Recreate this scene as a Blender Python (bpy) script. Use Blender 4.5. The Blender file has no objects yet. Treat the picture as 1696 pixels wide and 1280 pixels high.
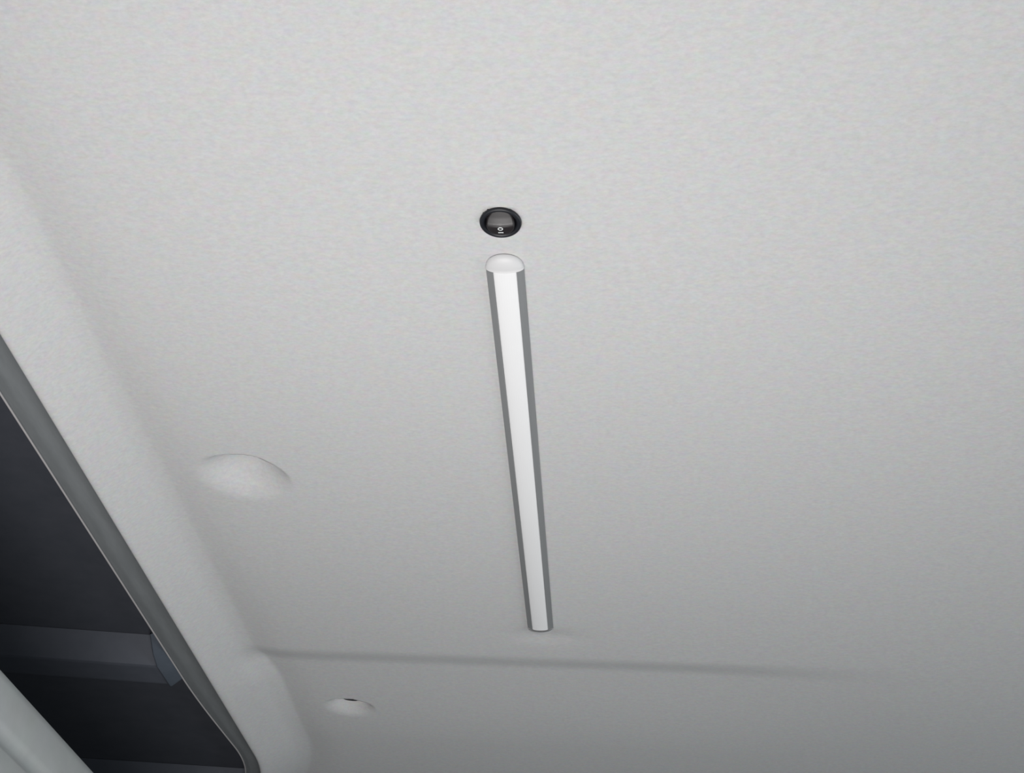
import bpy, math, random
import numpy as np
from mathutils import Matrix, Vector

C = bpy.context.scene.collection
S = bpy.context.scene

# ------------------------------------------------------------------ camera
# The ceiling of the vehicle is the plane z = ZC; Y runs along the vehicle, X across it.
ZC = 1.90
H = 0.497                       # camera below the ceiling
F, CX, CY = 2134.0, 848.0, 640.0
vy = np.array([1010 - CX, 2225 - CY, F]); vy /= np.linalg.norm(vy)
vz = np.cross(vy, [1, .065, 0]); vz /= np.linalg.norm(vz)
if vz[2] < 0: vz = -vz
vx = np.cross(vy, vz)
R = np.array([vx, vy, vz])
right, up, back = R @ [1, 0, 0], R @ [0, -1, 0], R @ [0, 0, -1]
cam_data = bpy.data.cameras.new('camera')
cam_data.sensor_width = 36
cam_data.lens = F / 1696 * 36
cam_data.clip_start = 0.01
cam = bpy.data.objects.new('camera', cam_data)
C.objects.link(cam)
M = Matrix(((right[0], up[0], back[0], 0), (right[1], up[1], back[1], 0), (right[2], up[2], back[2], ZC - H), (0, 0, 0, 1)))
cam.matrix_world = M
S.camera = cam

# ------------------------------------------------------------------ light
S.view_settings.view_transform = 'Standard'
S.view_settings.look = 'None'
S.view_settings.gamma = 1
S.view_settings.exposure = 0
w = bpy.data.worlds.new('world'); S.world = w; w.use_nodes = True
w.node_tree.nodes['Background'].inputs[0].default_value = (0.88, 0.96, 1.0, 1)
w.node_tree.nodes['Background'].inputs[1].default_value = 0.075

def area(name, loc, target, size, power, col):
    l = bpy.data.lights.new(name, 'AREA'); l.shape = 'RECTANGLE'
    l.size, l.size_y = size; l.energy = power; l.color = col
    o = bpy.data.objects.new(name, l); C.objects.link(o)
    o.location = loc
    o.rotation_euler = (Vector(target) - Vector(loc)).to_track_quat('-Z', 'Y').to_euler()
    return o
area('ceiling_fill', (-.08, .25, ZC - .72), (-.05, .97, ZC), (.5, .35), 7.0, (1.0, .982, .972))  # added unseen fill lamp, placed to match the ceiling's brightness falloff
area('side_window_daylight', (2.3, .75, ZC - .95), (-.35, .85, ZC), (2.2, 1.1), 22.0, (.87, .96, 1.0))

# ------------------------------------------------------------------ helpers
def mat(name, col, rough=.6, metal=0., spec=.5, emis=None):
    m = bpy.data.materials.new(name); m.use_nodes = True
    b = m.node_tree.nodes['Principled BSDF']
    b.inputs['Base Color'].default_value = (*col, 1)
    b.inputs['Roughness'].default_value = rough
    b.inputs['Metallic'].default_value = metal
    b.inputs['Specular IOR Level'].default_value = spec
    return m

def noise_mat(name, c1, c2, scale, rough=.9, bump=.0, stretch=(1, 1, 1), spec=.2, hue=0., metal=0., bdist=.0005):
    m = mat(name, c1, rough, metal, spec)
    nt = m.node_tree; N = nt.nodes; L = nt.links; b = N['Principled BSDF']
    tc = N.new('ShaderNodeTexCoord'); mp = N.new('ShaderNodeMapping'); mp.inputs['Scale'].default_value = stretch
    L.new(tc.outputs['Object'], mp.inputs['Vector'])
    n = N.new('ShaderNodeTexNoise'); n.inputs['Scale'].default_value = scale; n.inputs['Detail'].default_value = 5
    n.inputs['Roughness'].default_value = .65
    L.new(mp.outputs[0], n.inputs['Vector'])
    cr = N.new('ShaderNodeValToRGB')
    cr.color_ramp.elements[0].position = .3; cr.color_ramp.elements[0].color = (*c1, 1)
    cr.color_ramp.elements[1].position = .7; cr.color_ramp.elements[1].color = (*c2, 1)
    L.new(n.outputs['Fac'], cr.inputs['Fac'])
    out = cr.outputs['Color']
    if hue > 0:
        mx = N.new('ShaderNodeMix'); mx.data_type = 'RGBA'; mx.blend_type = 'OVERLAY'
        mx.inputs[0].default_value = hue
        n2 = N.new('ShaderNodeTexNoise'); n2.inputs['Scale'].default_value = scale * .55; n2.inputs['Detail'].default_value = 3
        L.new(mp.outputs[0], n2.inputs['Vector'])
        L.new(cr.outputs['Color'], mx.inputs[6]); L.new(n2.outputs['Color'], mx.inputs[7])
        out = mx.outputs[2]
    L.new(out, b.inputs['Base Color'])
    if bump > 0:
        bp = N.new('ShaderNodeBump'); bp.inputs['Strength'].default_value = bump; bp.inputs['Distance'].default_value = bdist
        L.new(n.outputs['Fac'], bp.inputs['Height']); L.new(bp.outputs[0], b.inputs['Normal'])
    return m

M_FABRIC = noise_mat('headliner_felt', (.487, .485, .486), (.553, .551, .553), 430, .95, .30, (.75, 1.2, 1), .1, .12)
M_LIP = noise_mat('grey_trim', (.175, .188, .196), (.210, .224, .232), 120, .7, .1, (1, .2, 1), .3)
M_SEAL = mat('seal_edge', (.42, .40, .40), .35)
M_PANEL = noise_mat('painted_panel', (.335, .352, .35), (.365, .38, .378), 60, .45, 0, (1, 1, 1), .4, .04)
M_DARK = noise_mat('dark_lining', (.050, .055, .068), (.062, .066, .080), 40, .75, .15, (1, 1, 1), .25)
M_RIB = noise_mat('dark_rib', (.068, .075, .093), (.080, .087, .106), 60, .6, .1, (1, 1, 1), .3)
M_BRKT = noise_mat('blue_grey_bracket', (.066, .080, .100), (.080, .093, .115), 60, .6, .1, (1, 1, 1), .3)
M_ALU = noise_mat('brushed_aluminium', (.245, .25, .255), (.28, .285, .29), 90, .5, .0, (1, .04, 1), .4, 0, .25)
M_DIFF = mat('white_diffuser', (.83, .825, .83), .32, 0, .55)
M_CAP = mat('white_cap_plastic', (.60, .595, .60), .45, 0, .4)
M_BLACK = mat('black_plastic', (.012, .013, .017), .42, 0, .4)
M_ROCK = mat('black_rocker_plastic', (.016, .013, .014), .38, 0, .5)
M_INSERT = mat('dimple_insert_dark', (.035, .035, .036), .6)
M_MARK = mat('white_print', (.62, .64, .64), .5)

def mesh_obj(name, verts, faces, m, parent=None, smooth=True, kind=None, loc=None):
    me = bpy.data.meshes.new(name)
    me.from_pydata([tuple(map(float, v)) for v in verts], [], [tuple(map(int, f)) for f in faces])
    me.update()
    if smooth: me.polygons.foreach_set('use_smooth', [True] * len(me.polygons))
    me.materials.append(m)
    o = bpy.data.objects.new(name, me); C.objects.link(o)
    if parent: o.parent = parent
    if loc: o.location = loc
    if kind: o['kind'] = kind
    return o

def grid_faces(nr, nc, off=0):
    r, c = np.meshgrid(np.arange(nr - 1), np.arange(nc - 1), indexing='ij')
    a = (r * nc + c).ravel() + off
    return np.stack([a, a + 1, a + nc + 1, a + nc], 1)

def empty(name, loc, label, cat, rz=0.):
    o = bpy.data.objects.new(name, None); C.objects.link(o); o.location = loc
    o.rotation_euler.z = rz
    o.empty_display_size = .02
    o['label'] = label; o['category'] = cat
    return o

def sstep(a, b, x):
    t = np.clip((x - a) / (b - a), 0, 1); return t * t * (3 - 2 * t)

# ------------------------------------------------------------------ headliner (ceiling)
# Opening edge along the vehicle, rounding away to the left at its far end
def xc(Y, Y0=1.295, RR=.30):
    t = np.clip(Y - Y0, 0, RR * .995)
    return -(RR - np.sqrt(RR * RR - t * t))

def dimple(X, Y, x0, y0, rn, rf, depth, rot, pn=.5, pf=2.2, side=1.15):
    dx, dy = X - x0, Y - y0
    u = dx * math.cos(rot) + dy * math.sin(rot)
    v = -dx * math.sin(rot) + dy * math.cos(rot)
    r = np.sqrt((u / side) ** 2 + v * v) + 1e-9
    far = .5 + .5 * v / r                       # 0 near side, 1 far side
    far = far * far * (3 - 2 * far)
    Rr = rn + (rf - rn) * far
    q = np.clip(r / Rr, 0, 1)
    p_out = pn + (pf - pn) * far
    return depth * (1 - q * q) ** p_out * (1 - np.exp(-1e3)) 

STRIP_X, STRIP_Y0, STRIP_Y1 = -.0640, .5545, 1.0215

def ceil_z(X, Y, n):
    z = np.zeros_like(X)
    # shallow valley beside the roll along the opening
    z += .0037 * np.exp(-((n - .008) / .026) ** 2)
    # transverse crease: surface steps up
    yc = 1.100 + .018 * (X + .25)
    fade = 1 - sstep(.05, .30, X)
    z += .0062 * sstep(yc - .022, yc + .020, Y) * fade
    z -= .0062 * sstep(yc + .01, yc + .20, Y) * fade
    # second, faint transverse dip further on, and slack in the cloth
    z += .0016 * np.sin((Y * 9.0 + X * 1.1) + 1.0) * sstep(.95, 1.3, Y)
    z += .0010 * np.sin(Y * 14.5 + .9 + X * .8) * (1 - sstep(.5, .9, Y))
    z += .0006 * np.sin(X * 7.0 + Y * 3.0)
    # pulled flat where the lamp and the switch are screwed on
    flat = np.exp(-(np.clip(np.abs(X - STRIP_X) - .014, 0, 9) / .030) ** 2 - (np.clip(np.abs(Y - .770) - .270, 0, 9) / .030) ** 2)
    z = z * (1 - flat)
    z = z + .0090 * (np.hypot(X + .0640, Y - .5180) < .0098)      # hole for the switch
    # fastener dimples
    z += dimple(X, Y, -.2670, .7765, .0200, .045, .0155, math.radians(24), .60, 2.6, 1.04)
    z += dimple(X, Y, -.2610, 1.2080, .0095, .036, .0140, math.radians(14), .5, 3.6, 1.05) + dimple(X, Y, -.2560, 1.2100, .0065, .013, .014, math.radians(14), .7, 1.8, 1.25)
    # cloth drawn in at both ends of the lamp
    z += .0022 * np.exp(-(((X - STRIP_X - .004) / .026) ** 2 + ((Y - STRIP_Y1 - .020) / .013) ** 2))
    z += .0001 * np.exp(-(((X - STRIP_X) / .026) ** 2 + ((Y - STRIP_Y0 + .008) / .012) ** 2))
    return z

XB = -.347                      # where the flat cloth ends and the roll begins
ys = np.concatenate([np.arange(-.30, .34, .02), np.arange(.34, .74, .0024), np.arange(.74, .81, .0014), np.arange(.81, 1.18, .0024), np.arange(1.18, 1.25, .0012), np.arange(1.25, 1.50, .0024), np.arange(1.50, 2.0, .02)])
ys = ys[np.concatenate([[True], np.diff(ys) > .0008])]
# profile of the roll: (x relative to XB, z), from lip edge inwards
roll = [(-.0290, -.0186), (-.0289, -.0196), (-.0284, -.0203), (-.0274, -.0207), (-.0258, -.0205), (-.0238, -.0196), (-.0212, -.0176), (-.0180, -.0151), (-.0150, -.0128), (-.0120, -.0105),
        (-.0090, -.0082), (-.0060, -.0060), (-.0030, -.0038), (.0, -.0020), (.0030, -.0008), (.0062, -.0002)]
ns_flat = np.concatenate([np.arange(.010, .05, .0024), np.arange(.05, .12, .0014), np.arange(.12, .75, .0026), np.arange(.76, 1.4, .03)])
ns_flat = ns_flat[np.concatenate([[True], np.diff(ns_flat) > .0008])]
n_all = np.array([p[0] for p in roll] + list(ns_flat))
zr = np.array([p[1] for p in roll] + [0.] * len(ns_flat))
YY, NN = np.meshgrid(ys, n_all, indexing='ij')
# beyond the crease the roll is broader
wide = sstep(1.09, 1.16, YY)
shift = np.where(NN < .0066, np.clip((NN + .0265) / .033, 0, 1), np.clip(1 - (NN - .0066) / .10, 0, 1))
XX = XB + NN + xc(YY) + shift * wide * .009
Zb = np.broadcast_to(zr, XX.shape)
blend = np.clip((NN + .004) / .02, 0, 1)
ZZ = ZC + Zb + ceil_z(XX, YY, NN) * blend
V = np.stack([XX, YY, ZZ], -1).reshape(-1, 3)
ceiling = mesh_obj('ceiling', V, grid_faces(len(ys), len(n_all)), M_FABRIC, kind='structure')
ceiling['label'] = 'pale grey felt headliner with a padded roll along the dark opening'

# lip of the opening: grey return turned outwards and up behind the roll
lip = [(-.0284, -.0188), (-.0294, -.0180), (-.0315, -.0168), (-.0350, -.0155), (-.0390, -.0148), (-.0430, -.0147), (-.0470, -.0148), (-.0505, -.0142),
       (-.0535, -.0134), (-.0565, -.0127), (-.0590, -.0122), (-.0590, .0050)]
sl = 1 - .45 * sstep(1.12, 1.42, ys)
V = []
for y, k in zip(ys, sl):
    for (a, b) in lip:
        V.append((XB - .0290 + (a + .0290) * k + float(xc(np.array(y))), y, ZC + b))
trim = mesh_obj('trim_1', V, grid_faces(len(ys), len(lip)), M_LIP, kind='structure')
trim['label'] = 'grey lip of the opening beside the headliner'
# thin pale edging
V, Fc = [], []
K = 8
for y, k in zip(ys, sl):
    cxx = XB - .0290 + (-.0590 + .0290) * k + float(xc(np.array(y)))
    for j in range(K):
        a = 2 * math.pi * j / K
        V.append((cxx + .0008 * math.cos(a), y, ZC - .0125 + .0008 * math.sin(a)))
for i in range(len(ys) - 1):
    for j in range(K):
        Fc.append((i * K + j, i * K + (j + 1) % K, (i + 1) * K + (j + 1) % K, (i + 1) * K + j))
seal = mesh_obj('trim_2', V, Fc, M_SEAL, kind='structure')
seal['label'] = 'thin pale edging strip along the dark opening'

# ------------------------------------------------------------------ lower painted panel (left wall)
prof = [(-.440, -.150), (-.420, -.1500), (-.4150, -.1512), (-.4115, -.1545), (-.4100, -.1600), (-.4092, -.170), (-.4090, -.1815),
        (-.4096, -.1840), (-.4112, -.1865), (-.4128, -.1890), (-.4134, -.1920), (-.4120, -.1945), (-.4096, -.1965), (-.4082, -.1990), (-.4080, -.22), (-.4060, -.40), (-.40, -1.3)]
yl = [-.3, 0, .3, .6, .9, 1.2, 1.5, 2.0]
V = [(x, y, ZC + z) for y in yl for (x, z) in prof]
wl = mesh_obj('wall_left', V, grid_faces(len(yl), len(prof)), M_PANEL, kind='structure')
wl['label'] = 'pale grey painted panel with a groove below the dark opening'

# ------------------------------------------------------------------ dark recess behind the opening
def box(x0, x1, y0, y1, z0, z1):
    v = [(x, y, z) for x in (x0, x1) for y in (y0, y1) for z in (z0, z1)]
    f = [(0, 1, 3, 2), (4, 6, 7, 5), (0, 4, 5, 1), (2, 3, 7, 6), (0, 2, 6, 4), (1, 5, 7, 3)]
    return v, f
V, Fc = [], []
def addb(*a):
    v, f = box(*a); o = len(V); V.extend(v); Fc.extend([tuple(i + o for i in q) for q in f])
z0 = ZC + .004
addb(-.86, -.400, -.3, 2.0, z0, z0 + .006)          # roof skin
addb(-.866, -.86, -.3, 2.0, ZC - .30, z0 + .006)    # outer side
addb(-.86, -.442, -.3, 2.0, ZC - .306, ZC - .30)    # bottom
addb(-.442, -.436, -.3, 2.0, ZC - .30, ZC - .1525)  # back of the panel
addb(-.86, -.40, -.31, -.30, ZC - .30, z0)
lin = mesh_obj('wall_recess', V, Fc, M_DARK, smooth=False, kind='structure')
lin['label'] = 'dark lining of the recess seen through the opening'
# far end of the recess, catching a little light
v, f = box(-.86, -.60, 1.30, 1.312, ZC - .02, ZC + .012)

# transverse rib with bracket
def ribx(x): return 1.0685 + (x + .49) * .119
rib = empty('roof_rib', (-.63, 1.06, ZC + .0035), 'dark grey cross rib in the dark recess behind the ceiling opening', 'roof rib')
pr = [(-.014, .0035), (-.001, -.0180), (.0005, -.0198), (.004, -.0205), (.040, -.0200), (.044, -.019), (.046, -.015), (.050, .0035)]
xs = np.linspace(-.86, -.4160, 30)
V = [(x + .63, ribx(x) + a - 1.06, b - .0035) for x in xs for (a, b) in pr]
Fc = [tuple(q) for q in grid_faces(len(xs), len(pr))]
Fc += [tuple(range(len(pr)))[::-1], tuple(len(xs) * len(pr) - len(pr) + i for i in range(len(pr)))]
bar = mesh_obj('rib_beam', V, Fc, M_RIB, rib, smooth=False)
# bracket: folded plate running down to the lip
sec = [(-.4172, -.0150), (-.4172, -.0207), (-.4160, -.0206), (-.4080, -.0148), (-.3990, -.0070), (-.3980, -.0020)]
V = []
for x, z in sec:
    t = (x + .4172) / .0192
    for q, y in enumerate((1.0440, 1.062, 1.078, 1.121 - .003 * t, 1.1245 - .005 * t)):
        lift = (.0160, .0050 * (1 - t), 0, 0, .0010)[q]
        V.append((x + .63, y - 1.06, min(z + lift, -.001) - .0035))
Fc = [tuple(q) for q in grid_faces(len(sec), 5)]
bk = mesh_obj('end_bracket', V, Fc, M_BRKT, rib, smooth=True)
bk['label'] = 'lighter blue-grey end bracket'

# second rib at the far end of the opening
rib2 = empty('roof_rib', (-.63, 1.41, ZC + .0035), 'farther cross rib at the bottom edge of the dark recess', 'roof rib')
xs = np.linspace(-.86, -.402, 20)
V = [(x + .63, (x + .5) * .10 + a, b - .0035) for x in xs for (a, b) in pr]
Fc = [tuple(q) for q in grid_faces(len(xs), len(pr))]
Fc += [tuple(range(len(pr)))[::-1], tuple(len(xs) * len(pr) - len(pr) + i for i in range(len(pr)))]
mesh_obj('rib_beam', V, Fc, M_RIB, rib2, smooth=False)

# ------------------------------------------------------------------ LED strip lamp
Lh = (STRIP_Y1 - STRIP_Y0)
lamp = empty('strip_light', (STRIP_X, STRIP_Y0, ZC), 'slim white strip light in aluminium channel fixed to the grey ceiling', 'light', math.radians(-.05))
hw = .0110
side = [(.0104, .0008), (.0104, -.0004), (.0110, -.0005), (.0110, -.0012), (.0108, -.0016), (.0073, -.0035), (.0069, -.0036)]
for s in (-1, 1):
    # one aluminium rail per side, closed section
    sec = [(s * x, z) for x, z in side] + [(s * .0066, -.0030), (s * .0066, .0008)]
    yy = [0, Lh]
    V = [(x, y, z) for y in yy for (x, z) in sec]
    k = len(sec)
    Fc = [(i, (i + 1) % k, k + (i + 1) % k, k + i) for i in range(k)] + [tuple(range(k)), tuple(range(k, 2 * k))]
    mesh_obj('aluminium_rail', V, Fc, M_ALU, lamp, smooth=False)
# diffuser, slightly domed
m_ = 14
sec = [(.0068 * math.cos(math.pi * i / m_), -.0031 - .0015 * math.sin(math.pi * i / m_)) for i in range(m_ + 1)] + [(-.0066, .0008), (.0066, .0008)]
k = len(sec); yy = np.linspace(.0012, Lh - .0012, 12)
V = [(x, y, z) for y in yy for (x, z) in sec]
Fc = [(r * k + i, r * k + (i + 1) % k, (r + 1) * k + (i + 1) % k, (r + 1) * k + i) for r in range(len(yy) - 1) for i in range(k)]
Fc += [tuple(range(k)), tuple((len(yy) - 1) * k + i for i in range(k))]
mesh_obj('diffuser', V, Fc, M_DIFF, lamp, smooth=False)
# rounded end caps
def cap(y, sgn, ln):
    # outline of the section (x, z); shrinks towards the nose while rounding
    base = [(.01125 * math.cos(math.pi * i / 24), -.0008 - .0046 * math.sin(math.pi * i / 24) ** .9) for i in range(25)]
    base = [(.01125, .0030)] + base + [(-.01125, .0030)]
    V = []; rings = 12
    # each column recedes by an amount set by how far out it is: nose round in plan
    for r in range(rings):
        t = r / (rings - 1)
        a = t * math.pi / 2
        for (x, z) in base:
            e = ln * math.sqrt(max(0, 1 - (abs(x) / .01128) ** 2.1))
            zz = z * (math.cos(a) * .96 + .04) if z < 0 else z
            V.append((x * (1 - .03 * t), y + sgn * (e * math.sin(a) + .0004 - .0010 * (r == 0)), zz))
    k = len(base)
    Fc = [(r * k + i, r * k + (i + 1) % k, (r + 1) * k + (i + 1) % k, (r + 1) * k + i) for r in range(rings - 1) for i in range(k)]
    Fc += [tuple(range(k)), tuple((rings - 1) * k + i for i in range(k))]
    return mesh_obj('end_cap', V, Fc, M_CAP, lamp)
cap(0, -1, .0100)
cap(Lh, 1, .0090)

# ------------------------------------------------------------------ round rocker switch
sw = empty('rocker_switch', (-.0640, .5180, ZC), 'small round black rocker switch with 0 and bar marks, set in ceiling', 'switch')
def lathe(prof, nseg=64):
    V = [(r * math.cos(2 * math.pi * j / nseg), r * math.sin(2 * math.pi * j / nseg), z) for (r, z) in prof for j in range(nseg)]
    Fc = [(i * nseg + j, (i + 1) * nseg + j, (i + 1) * nseg + (j + 1) % nseg, i * nseg + (j + 1) % nseg) for i in range(len(prof) - 1) for j in range(nseg)]
    return V, Fc
V, Fc = lathe([(.0108, .0006), (.0115, -.0002), (.0117, -.0008), (.01155, -.0014), (.0110, -.0019), (.0103, -.0021), (.0096, -.0019), (.0090, -.0012), (.0086, .0000), (.0085, .0055), (.0001, .0056)])
mesh_obj('bezel', V, Fc, M_BLACK, sw)
# rocker: disc with barrel-curved face, far half standing proud
RR = .0079
def rz(x, y):
    q = y / RR                                  # -1 near .. 1 far
    base = np.interp(q, [-1, -.75, -.45, -.1, .1, .4, .8, 1.0], [.0030, .0012, -.0010, -.0033, -.0040, -.0041, -.0036, -.0031])
    return base + .0010 * (x / RR) ** 2
nr, nsg = 16, 64
V = []; Fc = []
for i in range(nr):
    r = RR * (i + .02) / (nr - 1 + .02)
    for j in range(nsg):
        a = 2 * math.pi * j / nsg
        x, y = r * math.cos(a), r * math.sin(a)
        V.append((x, y, rz(x, y) + (.0005 if i == nr - 1 else 0)))
for i in range(nr - 1):
    for j in range(nsg):
        Fc.append((i * nsg + j, (i + 1) * nsg + j, (i + 1) * nsg + (j + 1) % nsg, i * nsg + (j + 1) % nsg))
o = len(V)
for j in range(nsg):
    a = 2 * math.pi * j / nsg
    V.append((RR * math.cos(a), RR * math.sin(a), .0052))
for j in range(nsg):
    Fc.append(((nr - 1) * nsg + j, o + j, o + (j + 1) % nsg, (nr - 1) * nsg + (j + 1) % nsg))
Fc.append(tuple(range(nsg)))
rocker = mesh_obj('rocker', V, Fc, M_ROCK, sw)
# printed 0 and I (lying across)
def patch(name, pts_in, pts_out):
    V = [(x, y, rz(x, y) - .00012) for x, y in pts_out] + [(x, y, rz(x, y) - .00012) for x, y in pts_in]
    n = len(pts_out)
    Fc = [(i, (i + 1) % n, n + (i + 1) % n, n + i) for i in range(n)]
    return mesh_obj(name, V, Fc, M_MARK, rocker, smooth=False)
cy0 = .0016
ring = lambda rx, ry: [(rx * math.cos(2 * math.pi * j / 24), cy0 + ry * math.sin(2 * math.pi * j / 24)) for j in range(24)]
a = patch('zero_mark', ring(.00095, .00065), ring(.00150, .00120)); a['label'] = 'white 0 mark'
V = [(x, y, rz(x, y) - .00012) for x, y in ((-.0014, .0042), (.0015, .0042), (.0015, .0051), (-.0014, .0051))]
a = mesh_obj('bar_mark', V, [(0, 1, 2, 3)], M_MARK, rocker, smooth=False); a['label'] = 'white bar mark'

# dark insert added to give the pinched dimple near the crease its dark sliver
dark_insert = empty('dimple_dark_insert', (-.2600, 1.2016, ZC + .0032), 'small dark insert added for the dark sliver in the pinched dimple beyond the transverse crease', 'dark insert')
V, Fc = lathe([(.0001, 0), (.0035, .0002), (.0050, .0010), (.0054, .0022), (.0054, .0150)], 32)
V = [(x * 1.7, y * .55 - x * 1.7 * -.18, z) for x, y, z in V]
mesh_obj('insert_body', V, Fc, M_INSERT, dark_insert)
